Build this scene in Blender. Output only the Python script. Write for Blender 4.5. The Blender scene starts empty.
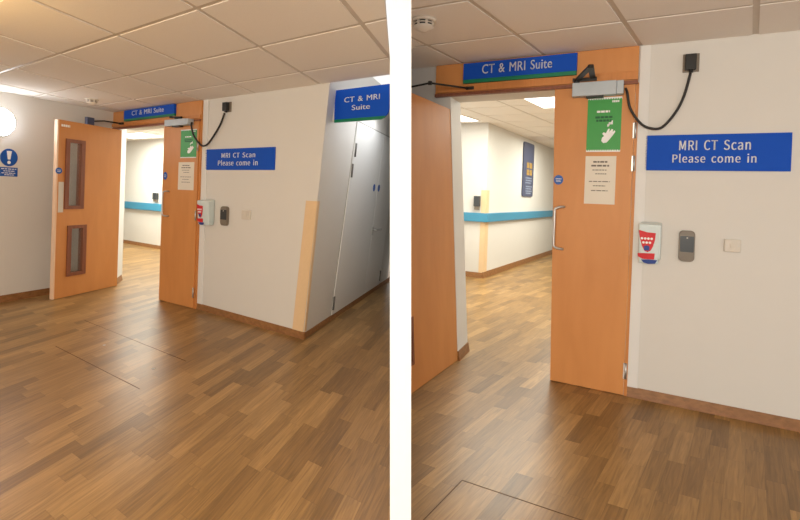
import bpy, bmesh, math, random
from mathutils import Vector, Matrix

random.seed(7)
SC = bpy.context.scene
COL = SC.collection
Z = Vector((0, 0, 1))


# ------------------------------------------------------------------ materials
def srgb(r, g, b):
    def f(c):
        c /= 255.0
        return c / 12.92 if c <= 0.04045 else ((c + 0.055) / 1.055) ** 2.4
    return (f(r), f(g), f(b), 1.0)


def mat(name, col, rough=0.5, spec=0.4, metal=0.0, var=0.04, scale=30.0, bump=0.0, emit=0.0, ecol=None):
    m = bpy.data.materials.new(name)
    m.use_nodes = True
    nt = m.node_tree
    b = nt.nodes['Principled BSDF']
    b.inputs['Roughness'].default_value = rough
    b.inputs['Specular IOR Level'].default_value = spec
    b.inputs['Metallic'].default_value = metal
    tc = nt.nodes.new('ShaderNodeTexCoord')
    nz = nt.nodes.new('ShaderNodeTexNoise')
    nz.inputs['Scale'].default_value = scale
    nz.inputs['Detail'].default_value = 4
    nt.links.new(tc.outputs['Object'], nz.inputs['Vector'])
    mx = nt.nodes.new('ShaderNodeMix')
    mx.data_type = 'RGBA'
    mx.inputs[6].default_value = [c * (1 - var) for c in col[:3]] + [1]
    mx.inputs[7].default_value = [min(1, c * (1 + var)) for c in col[:3]] + [1]
    nt.links.new(nz.outputs['Fac'], mx.inputs[0])
    nt.links.new(mx.outputs[2], b.inputs['Base Color'])
    if bump:
        bp = nt.nodes.new('ShaderNodeBump')
        bp.inputs['Strength'].default_value = bump
        bp.inputs['Distance'].default_value = 0.003
        nt.links.new(nz.outputs['Fac'], bp.inputs['Height'])
        nt.links.new(bp.outputs['Normal'], b.inputs['Normal'])
    if emit:
        b.inputs['Emission Color'].default_value = ecol or col
        b.inputs['Emission Strength'].default_value = emit
    return m


def mnode(nt, op, a, b=None, c=None):
    n = nt.nodes.new('ShaderNodeMath')
    n.operation = op
    for i, v in enumerate((a, b, c)):
        if v is None:
            continue
        if hasattr(v, 'links'):
            nt.links.new(v, n.inputs[i])
        else:
            n.inputs[i].default_value = v
    return n.outputs[0]


def wood_veneer(name, c1, c2, rough=0.46, axis=(9, 9, 0.6)):
    m = bpy.data.materials.new(name)
    m.use_nodes = True
    nt = m.node_tree
    b = nt.nodes['Principled BSDF']
    b.inputs['Roughness'].default_value = rough
    b.inputs['Specular IOR Level'].default_value = 0.35
    tc = nt.nodes.new('ShaderNodeTexCoord')
    mp = nt.nodes.new('ShaderNodeMapping')
    mp.inputs['Scale'].default_value = axis
    nt.links.new(tc.outputs['Object'], mp.inputs['Vector'])
    nz = nt.nodes.new('ShaderNodeTexNoise')
    nz.inputs['Scale'].default_value = 6
    nz.inputs['Detail'].default_value = 7
    nz.inputs['Distortion'].default_value = 0.4
    nt.links.new(mp.outputs['Vector'], nz.inputs['Vector'])
    r = nt.nodes.new('ShaderNodeValToRGB')
    r.color_ramp.elements[0].position = 0.3
    r.color_ramp.elements[0].color = c1
    r.color_ramp.elements[1].position = 0.7
    r.color_ramp.elements[1].color = c2
    nt.links.new(nz.outputs['Fac'], r.inputs['Fac'])
    nt.links.new(r.outputs['Color'], b.inputs['Base Color'])
    return m


def plank_floor(name, fr, width, length):
    """Strip-wood vinyl: strips run along the frame's v axis (into the wall), joints staggered per strip."""
    m = bpy.data.materials.new(name)
    m.use_nodes = True
    nt = m.node_tree
    L = nt.links.new
    b = nt.nodes['Principled BSDF']
    tc = nt.nodes.new('ShaderNodeTexCoord')
    # plan coordinates along eu (across the strips) and ev (along them), solved for the skewed plan
    eu, ev = fr.eu, fr.ev
    det = eu.x * ev.y - eu.y * ev.x

    def dot(vx, vy, off):
        n = nt.nodes.new('ShaderNodeVectorMath')
        n.operation = 'DOT_PRODUCT'
        n.inputs[1].default_value = (vx, vy, 0)
        L(tc.outputs['Object'], n.inputs[0])
        return mnode(nt, 'ADD', n.outputs['Value'], off)
    ox, oy = fr.o.x, fr.o.y
    ua, ub = ev.y / det, -ev.x / det
    va, vb = -eu.y / det, eu.x / det
    u = dot(ua, ub, -(ua * ox + ub * oy) + 40)
    v = dot(va, vb, -(va * ox + vb * oy) + 40)
    us = mnode(nt, 'DIVIDE', u, width)
    row = mnode(nt, 'FLOOR', us)
    fu = mnode(nt, 'SUBTRACT', us, row)
    wn = nt.nodes.new('ShaderNodeTexWhiteNoise')
    wn.noise_dimensions = '1D'
    L(row, wn.inputs['W'])
    vs = mnode(nt, 'ADD', mnode(nt, 'DIVIDE', v, length), mnode(nt, 'MULTIPLY', wn.outputs['Value'], 7.0))
    colm = mnode(nt, 'FLOOR', vs)
    fv = mnode(nt, 'SUBTRACT', vs, colm)
    cid = nt.nodes.new('ShaderNodeCombineXYZ')
    L(row, cid.inputs[0])
    L(colm, cid.inputs[1])
    w2 = nt.nodes.new('ShaderNodeTexWhiteNoise')
    w2.noise_dimensions = '2D'
    L(cid.outputs[0], w2.inputs['Vector'])
    ramp = nt.nodes.new('ShaderNodeValToRGB')
    e = ramp.color_ramp.elements
    e[0].position = 0.0
    e[0].color = srgb(122, 92, 53)
    e[1].position = 1.0
    e[1].color = srgb(167, 131, 82)
    for p, c in ((0.3, (136, 103, 60)), (0.6, (146, 112, 66)), (0.85, (155, 120, 73))):
        k = e.new(p)
        k.color = srgb(*c)
    L(w2.outputs['Value'], ramp.inputs['Fac'])
    # grain stretched along the strip, shifted per strip
    gv = nt.nodes.new('ShaderNodeCombineXYZ')
    L(mnode(nt, 'ADD', mnode(nt, 'MULTIPLY', u, 55.0), mnode(nt, 'MULTIPLY', w2.outputs['Value'], 50.0)), gv.inputs[0])
    L(mnode(nt, 'MULTIPLY', v, 3.2), gv.inputs[1])
    L(mnode(nt, 'MULTIPLY', w2.outputs['Value'], 90.0), gv.inputs[2])
    nz = nt.nodes.new('ShaderNodeTexNoise')
    nz.inputs['Scale'].default_value = 1.0
    nz.inputs['Detail'].default_value = 6
    nz.inputs['Distortion'].default_value = 1.1
    L(gv.outputs[0], nz.inputs['Vector'])
    g = mnode(nt, 'ADD', mnode(nt, 'MULTIPLY', nz.outputs['Fac'], 1.25), 0.375)
    # joints
    ju = mnode(nt, 'LESS_THAN', mnode(nt, 'MINIMUM', fu, mnode(nt, 'SUBTRACT', 1.0, fu)), 0.018)
    jv = mnode(nt, 'LESS_THAN', mnode(nt, 'MINIMUM', fv, mnode(nt, 'SUBTRACT', 1.0, fv)), 0.004)
    j = mnode(nt, 'MAXIMUM', ju, jv)
    g2 = mnode(nt, 'MULTIPLY', g, mnode(nt, 'SUBTRACT', 1.0, mnode(nt, 'MULTIPLY', j, 0.16)))
    mul = nt.nodes.new('ShaderNodeVectorMath')
    mul.operation = 'SCALE'
    L(ramp.outputs['Color'], mul.inputs[0])
    L(g2, mul.inputs['Scale'])
    L(mul.outputs[0], b.inputs['Base Color'])
    b.inputs['Roughness'].default_value = 0.36
    b.inputs['Specular IOR Level'].default_value = 0.45
    bp = nt.nodes.new('ShaderNodeBump')
    bp.inputs['Strength'].default_value = 0.08
    bp.inputs['Distance'].default_value = 0.002
    L(nz.outputs['Fac'], bp.inputs['Height'])
    L(bp.outputs['Normal'], b.inputs['Normal'])
    return m


def glass_mat(name):
    m = bpy.data.materials.new(name)
    m.use_nodes = True
    b = m.node_tree.nodes['Principled BSDF']
    b.inputs['Base Color'].default_value = (0.86, 0.9, 0.88, 1)
    b.inputs['Transmission Weight'].default_value = 0.92
    b.inputs['Roughness'].default_value = 0.05
    b.inputs['IOR'].default_value = 1.3
    return m


M = {}
M['paint'] = mat('wall_paint', (0.67, 0.65, 0.615, 1), 0.6, 0.25, var=0.015, scale=5, bump=0.03)
M['gloss_paint'] = mat('white_gloss_paint', (0.74, 0.735, 0.72, 1), 0.6, 0.25, var=0.015, scale=4)
M['partition'] = mat('bright_white_paint', (0.93, 0.93, 0.93, 1), 0.7, 0.1, var=0.0)
M['tile'] = mat('ceiling_tile', (0.87, 0.83, 0.78, 1), 0.9, 0.1, var=0.05, scale=160, bump=0.05)
M['tbar'] = mat('ceiling_grid_bar', (0.62, 0.56, 0.49, 1), 0.5, 0.3)
M['door'] = wood_veneer('orange_door_veneer', srgb(199, 134, 76), srgb(208, 143, 83), axis=(1.2, 1.2, 0.25))
M['door_dark'] = wood_veneer('dark_beading_wood', srgb(120, 72, 52), srgb(140, 84, 60))
M['lipping'] = wood_veneer('lamplit_lipping_wood', srgb(225, 190, 160), srgb(235, 204, 176))  # wall lamp's light on the leaf edge, put into the wood colour
M['moulding'] = wood_veneer('frame_wood', srgb(190, 124, 66), srgb(202, 134, 74))
M['skirt'] = wood_veneer('skirting_wood', srgb(124, 84, 48), srgb(150, 104, 62), axis=(3, 3, 6))
M['blue'] = mat('sign_blue', srgb(18, 78, 186), 0.6, 0.15, var=0.03, scale=6)
M['green_band'] = mat('sign_green_band', srgb(4, 118, 84), 0.4, 0.4)
M['white'] = mat('lettering_white', (0.86, 0.86, 0.86, 1), 0.5, 0.2)
M['disc_blue'] = mat('notice_blue', srgb(10, 82, 168), 0.4, 0.4)
M['poster_green'] = mat('poster_green', srgb(48, 150, 62), 0.45, 0.4)
M['dark_green'] = mat('poster_dark_green', srgb(20, 92, 50), 0.5, 0.3)
M['paper'] = mat('notice_paper', srgb(226, 218, 204), 0.6, 0.2, var=0.02, scale=8)
M['ink'] = mat('notice_ink', srgb(118, 110, 102), 0.6, 0.2)
M['closer'] = mat('closer_grey', srgb(172, 181, 188), 0.4, 0.5, metal=0.1)
M['black'] = mat('black_plastic', srgb(32, 31, 30), 0.4, 0.4)
M['cable'] = mat('black_cable', srgb(34, 32, 31), 0.45, 0.4)
M['steel'] = mat('brushed_steel', (0.55, 0.55, 0.54, 1), 0.42, 0.5, metal=0.9)
M['dark_metal'] = mat('dark_hinge_metal', (0.16, 0.15, 0.14, 1), 0.45, 0.5, metal=0.6)
M['disp'] = mat('dispenser_white', srgb(206, 219, 220), 0.35, 0.45)
M['red'] = mat('label_red', srgb(205, 26, 38), 0.4, 0.4)
M['label_blue'] = mat('label_blue', srgb(28, 62, 140), 0.4, 0.4)
M['reader'] = mat('reader_case', srgb(118, 108, 96), 0.4, 0.4)
M['reader_dark'] = mat('reader_face', srgb(52, 56, 60), 0.25, 0.5)
M['plate'] = mat('switch_plate', srgb(206, 199, 188), 0.35, 0.45)
M['guard'] = mat('corner_guard_tan', srgb(222, 192, 152), 0.45, 0.35)
M['rail'] = mat('handrail_blue', srgb(62, 136, 170), 0.4, 0.4)
M['board'] = mat('board_slate', srgb(74, 80, 104), 0.4, 0.4)
M['board_pic'] = mat('board_picture', srgb(160, 128, 72), 0.5, 0.3, var=0.4, scale=18)
M['board_text'] = mat('board_text', srgb(140, 150, 172), 0.5, 0.3)
M['lamp'] = mat('lamp_diffuser', (1, 1, 1, 1), 0.4, 0.3, emit=26.0, ecol=(0.94, 0.97, 1.0, 1))
M['panel'] = mat('light_panel_diffuser', (1, 1, 1, 1), 0.4, 0.3, emit=3.0, ecol=(1.0, 0.98, 0.94, 1))
M['white_plastic'] = mat('white_plastic', srgb(226, 218, 206), 0.4, 0.4)
M['glass'] = glass_mat('door_glass')
M['seam'] = mat('dark_seam', srgb(96, 68, 44), 0.6, 0.2)
M['gap'] = mat('door_gap_grey', srgb(165, 162, 156), 0.7, 0.2)


# ------------------------------------------------------------------ frames and mesh helpers
class Frame:
    """A wall-based frame: u to the viewer's right along the wall, w out of the wall, z up; v is the plan direction into the wall."""
    def __init__(self, o, eu, ev=None, up=None):
        self.up = Vector(up) if up else Z
        self.o = Vector((o[0], o[1], 0))
        self.eu = Vector((eu[0], eu[1], 0)).normalized()
        self.n = self.eu.cross(Z)
        self.ev = Vector((ev[0], ev[1], 0)).normalized() if ev else -self.n

    def P(self, u, w, z):
        return self.o + self.eu * u + self.n * w + self.up * z

    def V(self, u, v, z=0.0):
        return self.o + self.eu * u + self.ev * v + self.up * z


class B:
    def __init__(self):
        self.bm = bmesh.new()

    def hexa(self, p, mi=0, bevel=0.0):
        """p: four bottom points counter-clockwise seen from above, then four top points."""
        bm = self.bm
        v = [bm.verts.new(q) for q in p]
        fs = []
        for f in ((3, 2, 1, 0), (4, 5, 6, 7), (0, 1, 5, 4), (1, 2, 6, 5), (2, 3, 7, 6), (3, 0, 4, 7)):
            fc = bm.faces.new([v[i] for i in f])
            fc.material_index = mi
            fs.append(fc)
        if bevel:
            es = list({e for f in fs for e in f.edges})
            bmesh.ops.bevel(bm, geom=es, offset=bevel, segments=2, affect='EDGES', profile=0.6)
        return self

    def box(self, fr, u0, u1, w0, w1, z0, z1, mi=0, bevel=0.0):
        P = fr.P
        return self.hexa([P(u0, w1, z0), P(u1, w1, z0), P(u1, w0, z0), P(u0, w0, z0),
                          P(u0, w1, z1), P(u1, w1, z1), P(u1, w0, z1), P(u0, w0, z1)], mi, bevel)

    def prism(self, bottom, top, mi=0):
        bm = self.bm
        a = [bm.verts.new(q) for q in bottom]
        b = [bm.verts.new(q) for q in top]
        n = len(a)
        fs = [bm.faces.new(a[::-1]), bm.faces.new(b)]
        for i in range(n):
            fs.append(bm.faces.new((a[i], a[(i + 1) % n], b[(i + 1) % n], b[i])))
        for f in fs:
            f.material_index = mi
        return self

    def plate(self, fr, pts, w0, w1, mi=0, bevel=0.0):
        """An outline (u, z) on the wall, given thickness from w0 to w1."""
        bm = self.bm
        a = [bm.verts.new(fr.P(u, w0, z)) for u, z in pts]
        b = [bm.verts.new(fr.P(u, w1, z)) for u, z in pts]
        n = len(a)
        fs = [bm.faces.new(a[::-1]), bm.faces.new(b)]
        front = fs[1]
        for i in range(n):
            fs.append(bm.faces.new((a[i], a[(i + 1) % n], b[(i + 1) % n], b[i])))
        for f in fs:
            f.material_index = mi
        if bevel:
            bmesh.ops.bevel(bm, geom=list(front.edges), offset=bevel, segments=2, affect='EDGES', profile=0.6)
        return self

    def disc(self, fr, u, z, ru, rz, w0, w1, mi=0, n=32, bevel=0.0):
        return self.plate(fr, [(u + ru * math.cos(2 * math.pi * i / n), z + rz * math.sin(2 * math.pi * i / n)) for i in range(n)], w0, w1, mi, bevel)

    def tube(self, pts, r, n=10, mi=0):
        bm = self.bm
        pts = [Vector(p) for p in pts]
        rings = []
        ref = None
        for i, p in enumerate(pts):
            t = (pts[min(i + 1, len(pts) - 1)] - pts[max(i - 1, 0)]).normalized()
            if ref is None:
                ref = t.orthogonal().normalized()
            ref = (ref - t * ref.dot(t)).normalized()
            bi = t.cross(ref)
            rings.append([bm.verts.new(p + r * (math.cos(2 * math.pi * k / n) * ref + math.sin(2 * math.pi * k / n) * bi)) for k in range(n)])
        for a, b in zip(rings, rings[1:]):
            for k in range(n):
                f = bm.faces.new((a[k], a[(k + 1) % n], b[(k + 1) % n], b[k]))
                f.smooth = True
                f.material_index = mi
        bm.faces.new(rings[0][::-1]).material_index = mi
        bm.faces.new(rings[-1]).material_index = mi
        return self

    def lathe(self, c, axis, prof, n=40, mi=0):
        """prof: (radius, height along axis) pairs."""
        bm = self.bm
        axis = Vector(axis).normalized()
        x = axis.orthogonal().normalized()
        y = axis.cross(x)
        rings = []
        for r, h in prof:
            if r < 1e-6:
                rings.append([bm.verts.new(Vector(c) + axis * h)])
            else:
                rings.append([bm.verts.new(Vector(c) + axis * h + r * (math.cos(2 * math.pi * k / n) * x + math.sin(2 * math.pi * k / n) * y)) for k in range(n)])
        for a, b in zip(rings, rings[1:]):
            for k in range(n):
                q = [a[k % len(a)], a[(k + 1) % len(a)], b[(k + 1) % len(b)], b[k % len(b)]]
                q2 = []
                for t in q:
                    if t not in q2:
                        q2.append(t)
                if len(q2) > 2:
                    f = bm.faces.new(q2)
                    f.smooth = True
                    f.material_index = mi
        for ring, rev in ((rings[0], True), (rings[-1], False)):
            if len(ring) > 2:
                bm.faces.new(ring[::-1] if rev else ring).material_index = mi
        return self

    def holes(self, fr, u0, u1, z0, z1, holes, w0, w1, mi=0, edge_mi=None):
        """A flat slab with rectangular openings (a, b, c, d) = u from a to b, z from c to d."""
        us = sorted({u0, u1} | {h[0] for h in holes} | {h[1] for h in holes})
        zs = sorted({z0, z1} | {h[2] for h in holes} | {h[3] for h in holes})

        def solid(i, j):
            if not (0 <= i < len(us) - 1 and 0 <= j < len(zs) - 1):
                return False
            cu, cz = (us[i] + us[i + 1]) / 2, (zs[j] + zs[j + 1]) / 2
            return not any(h[0] < cu < h[1] and h[2] < cz < h[3] for h in holes)
        bm = self.bm
        vc = {}

        def v(i, j, k):
            if (i, j, k) not in vc:
                vc[(i, j, k)] = bm.verts.new(fr.P(us[i], (w0, w1)[k], zs[j]))
            return vc[(i, j, k)]
        for i in range(len(us) - 1):
            for j in range(len(zs) - 1):
                if not solid(i, j):
                    continue
                bm.faces.new((v(i, j, 1), v(i + 1, j, 1), v(i + 1, j + 1, 1), v(i, j + 1, 1))).material_index = mi
                bm.faces.new((v(i, j + 1, 0), v(i + 1, j + 1, 0), v(i + 1, j, 0), v(i, j, 0))).material_index = mi
                for di, dj, a, b in ((-1, 0, (i, j + 1), (i, j)), (1, 0, (i + 1, j), (i + 1, j + 1)), (0, -1, (i, j), (i + 1, j)), (0, 1, (i + 1, j + 1), (i, j + 1))):
                    if not solid(i + di, j + dj):
                        f = bm.faces.new((v(*a, 0), v(*b, 0), v(*b, 1), v(*a, 1)))
                        f.material_index = mi if edge_mi is None else edge_mi
        return self

    def cut(self, point, normal):
        """Trim everything on the positive side of a plane."""
        g = self.bm.verts[:] + self.bm.edges[:] + self.bm.faces[:]
        bmesh.ops.bisect_plane(self.bm, geom=g, plane_co=point, plane_no=normal, clear_outer=True, dist=1e-5)
        return self

    def build(self, name, mats, parent=None):
        bm = self.bm
        bmesh.ops.recalc_face_normals(bm, faces=bm.faces[:])
        me = bpy.data.meshes.new(name)
        if parent is None:
            base = Vector((0, 0, 0))
        else:
            base = BASE[parent.name]
        for vtx in bm.verts:
            vtx.co -= base
        bm.to_mesh(me)
        bm.free()
        for m in (mats if isinstance(mats, (list, tuple)) else [mats]):
            me.materials.append(M[m])
        o = bpy.data.objects.new(name, me)
        COL.objects.link(o)
        if parent is not None:
            o.parent = parent
        BASE[o.name] = base
        return o


BASE = {}


def tag(o, label=None, cat=None, group=None, kind=None):
    for k, v in (('label', label), ('category', cat), ('group', group), ('kind', kind)):
        if v:
            o[k] = v
    return o


def thing(name, base, label, cat, group=None, kind=None):
    o = bpy.data.objects.new(name, None)
    o.empty_display_size = 0.05
    o.location = base
    COL.objects.link(o)
    BASE[o.name] = Vector(base)
    return tag(o, label, cat, group, kind)


FONTS = {}
try:
    import os
    FONTS['grotesk'] = bpy.data.fonts.load(os.path.join(bpy.utils.resource_path('LOCAL'), 'datafiles', 'fonts', 'Noto Sans CJK Regular.woff2'))
except Exception:
    pass


def lettering(fr, text, u0, u1, z0, z1, w, parent, material='white', bold=0.0, font=None, depth=0.0015):
    """One line of raised letters filling the box u0..u1, z0..z1 on the wall; each word a piece of its own."""
    cu = bpy.data.curves.new('lettering_line', 'FONT')
    cu.body = text
    if font in FONTS:
        cu.font = FONTS[font]
    cu.extrude = 0.01
    cu.space_word = 1.75 if font else 1.3
    cu.space_character = 1.05
    cu.resolution_u = 4
    to = bpy.data.objects.new('lettering_line', cu)
    COL.objects.link(to)
    dg = bpy.context.evaluated_depsgraph_get()
    dg.update()
    me = bpy.data.meshes.new_from_object(to.evaluated_get(dg))
    bpy.data.objects.remove(to)
    xs = [v.co.x for v in me.vertices]
    ys = [v.co.y for v in me.vertices]
    x0, x1, y0, y1 = min(xs), max(xs), min(ys), max(ys)
    # gaps between words
    spans = sorted((min(me.vertices[i].co.x for i in p.vertices), max(me.vertices[i].co.x for i in p.vertices)) for p in me.polygons)
    merged = []
    for a, c in spans:
        if merged and a <= merged[-1][1] + 0.17:
            merged[-1][1] = max(merged[-1][1], c)
        else:
            merged.append([a, c])
    base = BASE[parent.name]
    out = []
    for (a, c) in merged:
        bm = bmesh.new()
        bm.from_mesh(me)
        bmesh.ops.delete(bm, geom=[v for v in bm.verts if not (a - 1e-5 <= v.co.x <= c + 1e-5)], context='VERTS')
        if bold:
            src = bm.verts[:] + bm.edges[:] + bm.faces[:]
            for dx in (-bold, bold):
                r = bmesh.ops.duplicate(bm, geom=src)
                for g in r['geom']:
                    if isinstance(g, bmesh.types.BMVert):
                        g.co.x += dx
        for v in bm.verts:
            v.co = fr.P(u0 + (v.co.x - x0) / (x1 - x0) * (u1 - u0), w + (depth if v.co.z > 0 else 0.0), z0 + (v.co.y - y0) / (y1 - y0) * (z1 - z0)) - base
        mm = bpy.data.meshes.new('lettering')
        bm.to_mesh(mm)
        bm.free()
        mm.materials.clear()
        mm.materials.append(M[material])
        for p in mm.polygons:
            p.material_index = 0
        o = bpy.data.objects.new('lettering', mm)
        COL.objects.link(o)
        o.parent = parent
        BASE[o.name] = base
        out.append(o)
    bpy.data.meshes.remove(me)
    return out


def strokes(fr, rows, w, parent, material, name='print', h=0.01):
    """Small print too fine to read: rows of short word-length dashes."""
    for (ua, ub, z) in rows:
        b = B()
        u = ua
        while u < ub:
            l = min(ub - u, random.uniform(0.035, 0.075) * (ub - ua) / 0.25)
            b.box(fr, u, u + l, w, w + 0.0012, z - h / 2, z + h / 2)
            u += l + 0.012 * (ub - ua) / 0.25
        b.build(name, material, parent)


def rounded(u0, u1, z0, z1, r, corners=(1, 1, 1, 1), n=6):
    """Outline with chosen rounded corners: bottom left, bottom right, top right, top left."""
    out = []
    for (cu, cz, a0, on) in ((u0 + r, z0 + r, math.pi, corners[0]), (u1 - r, z0 + r, 1.5 * math.pi, corners[1]),
                             (u1 - r, z1 - r, 0, corners[2]), (u0 + r, z1 - r, 0.5 * math.pi, corners[3])):
        if on:
            for k in range(n + 1):
                a = a0 + 0.5 * math.pi * k / n
                out.append((cu + r * math.cos(a), cz + r * math.sin(a)))
        else:
            out.append((u0 if cu < (u0 + u1) / 2 else u1, z0 if cz < (z0 + z1) / 2 else z1))
    return out


def rad(d):
    return math.radians(d)


# ------------------------------------------------------------------ the two halls, either side of one dividing wall
HL = Frame((-2.467, 5.693), (math.cos(rad(-33.67)), math.sin(rad(-33.67))), (math.cos(rad(77.19)), math.sin(rad(77.19))))   # hall with the cupboards
HR = Frame((1.816, 3.576), (math.cos(rad(-26.88)), math.sin(rad(-26.88))), (math.cos(rad(52.74)), math.sin(rad(52.74))))     # hall with the grey wall
CL, CR = 2.565, 2.708            # ceiling heights
NX = Vector((1, 0, 0))

# dividing wall seen end-on: a wide end post with a thinner wall behind it, put in for the white gap between the two views and leaned to look upright
PL = -0.0359                     # its lean along x per metre of height


def px_(x, z):
    return x + PL * z


HT = 2.90
b = B()
plan = ((0.014, 1.8), (0.097, 1.8), (0.097, 1.95), (0.03, 1.98), (0.022, 2.6), (0.005, 3.2), (0.005, 9.6), (-0.03, 9.6), (-0.03, 4.0), (0.014, 1.95))
b.prism([Vector((x, y, 0)) for x, y in plan], [Vector((px_(x, HT), y, HT)) for x, y in plan])
tag(b.build('wall_partition', 'partition'), 'bright white dividing wall seen end-on, standing in for the gap between the two views', 'wall', kind='structure')
CUT_L = (Vector((-0.031, 5, 0)), Vector((1, 0, -PL)))          # keep what lies on the cupboards' side
CUT_R = (Vector((0.006, 5, 0)), Vector((-1, 0, PL)))           # keep what lies on the grey wall's side


def flat_slab(fr, pts, z0, z1, mi=0, cut=None):
    b = B()
    b.prism([fr.V(u, v, z0) for u, v in pts], [fr.V(u, v, z1) for u, v in pts], mi)
    if cut:
        b.cut(*cut)
    return b


# ------------------------------------------------------------------ floors
def world_slab(pts, z0, z1):
    b = B()
    b.prism([Vector((x, y, z0)) for x, y in pts], [Vector((x, y, z1)) for x, y in pts])
    return b


M['floor_a'] = plank_floor('wood_strip_floor_cupboard_hall', HL, 0.105, 0.50)
M['floor_b'] = plank_floor('wood_strip_floor_grey_hall', HR, 0.092, 0.46)
tag(world_slab([(-14, -2.5), (0.0, -2.5), (0.0, 13), (-14, 13)], -0.1, 0.0).build('floor_left', 'floor_a'),
    'wood strip floor of the hall with white cupboards', 'floor', kind='structure')
tag(world_slab([(0.0, -2.5), (9, -2.5), (9, 17), (0.0, 17)], -0.1, 0.0).build('floor_right', 'floor_b'),
    'wood strip floor of the hall with the grey wall', 'floor', kind='structure')


# ------------------------------------------------------------------ ceilings: lay-in tiles between grid bars
def ceiling(name, fr, zc, du, dv, u_off, v_off, iu, jv, cut, bar, label, drop=0.006, vlim=None, ulim=None):
    b = B()
    h = bar / 2
    for i in range(*iu):
        for j in range(*jv):
            u0, u1 = u_off + i * du + h, u_off + (i + 1) * du - h
            v0, v1 = v_off + j * dv + h, v_off + (j + 1) * dv - h
            if vlim:
                v0, v1 = max(v0, vlim[0]), min(v1, vlim[1])
            if ulim:
                u0, u1 = max(u0, ulim[0]), min(u1, ulim[1])
            if v1 - v0 < 0.01 or u1 - u0 < 0.01:
                continue
            q = [(u0, v0), (u1, v0), (u1, v1), (u0, v1)]
            b.prism([fr.V(u, v, zc) for u, v in q], [fr.V(u, v, zc + 0.02) for u, v in q], 0)
    ua, ub = u_off + iu[0] * du, u_off + iu[1] * du
    va, vb = v_off + jv[0] * dv, v_off + jv[1] * dv
    if vlim:
        va, vb = max(va, vlim[0]), min(vb, vlim[1])
    if ulim:
        ua, ub = max(ua, ulim[0]), min(ub, ulim[1])
    q = [(ua, va), (ub, va), (ub, vb), (ua, vb)]
    b.prism([fr.V(u, v, zc + drop) for u, v in q], [fr.V(u, v, zc + 0.05) for u, v in q], 1)
    if cut:
        b.cut(*cut)
    return tag(b.build(name, ['tile', 'tbar']), label, 'ceiling', kind='structure')


ceiling('ceiling_left', HL, CL, 0.979, 0.7145, 0.0, -0.454, (-7, 6), (-10, 1), CUT_L, 0.04, 'tiled ceiling over the hall with white cupboards', vlim=(-6.8, 0.0))
ceiling('ceiling_right', HR, CR, 0.7154, 0.7154, 0.0, -0.604, (-6, 9), (-9, 1), CUT_R, 0.036, 'tiled ceiling over the hall with the grey wall', vlim=(-6.0, 0.0))

# ------------------------------------------------------------------ left: wall with the doorway, cupboard wall, side wall
WH = 2.95
LEAN_L = 0.095                   # the outer corner is out of plumb
b = B()
# over the doorway
b.prism([HL.V(-2.06, 0, 2.33), HL.V(0, 0, 2.33), HL.V(0, 0.3, 2.33), HL.V(-2.06, 0.3, 2.33)],
        [HL.V(-2.06, 0, WH), HL.V(0, 0, WH), HL.V(0, 0.3, WH), HL.V(-2.06, 0.3, WH)])
# jamb piece on the hinge side of the open leaf
pl_ = [(-2.40, 0.0), (-2.06, 0.0), (-2.33, 0.3), (-2.40, 0.3)]
b.prism([HL.V(u, v, 0) for u, v in pl_], [HL.V(u, v, WH) for u, v in pl_])
# plain wall to the corner, turning into the cupboard wall
top = LEAN_L * WH
pl_ = [(0.0, 0.0), (1.845, 0.0), (1.880, 3.30), (0.0, 3.30)]
b.prism([HL.V(u, v, 0) for u, v in pl_], [HL.V(u + (top if u > 1 else 0), v, WH) for u, v in pl_])
b.cut(*CUT_L)
tag(b.build('wall_back_left', 'paint'), 'cream wall around the doorway, turning the corner into the cupboard recess', 'wall', kind='structure')

LWA, LWB = HL.V(-2.2, 0), HL.V(-2.48, -1.6)
LW = Frame((LWA.x, LWA.y), ((LWA - LWB).x, (LWA - LWB).y))     # u = -distance from the doorway
b = B().box(LW, -6.0, 0.0, -0.2, 0.0, 0, WH)
tag(b.build('wall_left', 'paint'), 'pale side wall behind the open door leaf, carrying a round lamp', 'wall', kind='structure')

# corridor beyond the left doorway
b = B()
pl_ = [(-9.5, 2.75), (0.0, 2.75), (0.0, 2.95), (-9.5, 2.95)]
b.prism([HL.V(u, v, 0) for u, v in pl_], [HL.V(u, v, WH) for u, v in pl_])
pl_ = [(-9.5, 0.3), (-9.3, 0.3), (-9.3, 2.75), (-9.5, 2.75)]
b.prism([HL.V(u, v, 0) for u, v in pl_], [HL.V(u, v, WH) for u, v in pl_])
pl_ = [(-9.3, 0.2), (-2.40, 0.2), (-2.40, 0.3), (-9.3, 0.3)]
b.prism([HL.V(u, v, 0) for u, v in pl_], [HL.V(u, v, WH) for u, v in pl_])
tag(b.build('wall_corridor_left', 'paint'), 'bright cream corridor wall seen through the doorway beside the tall-windowed leaf', 'wall', kind='structure')
ceiling('ceiling_corridor_left', HL, 2.60, 0.979, 0.7145, 0.1, -0.1, (-11, 1), (0, 5), None, 0.04, 'ceiling of the corridor behind the cream wall', vlim=(0.3, 2.75), ulim=(-9.3, -0.01))

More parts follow.
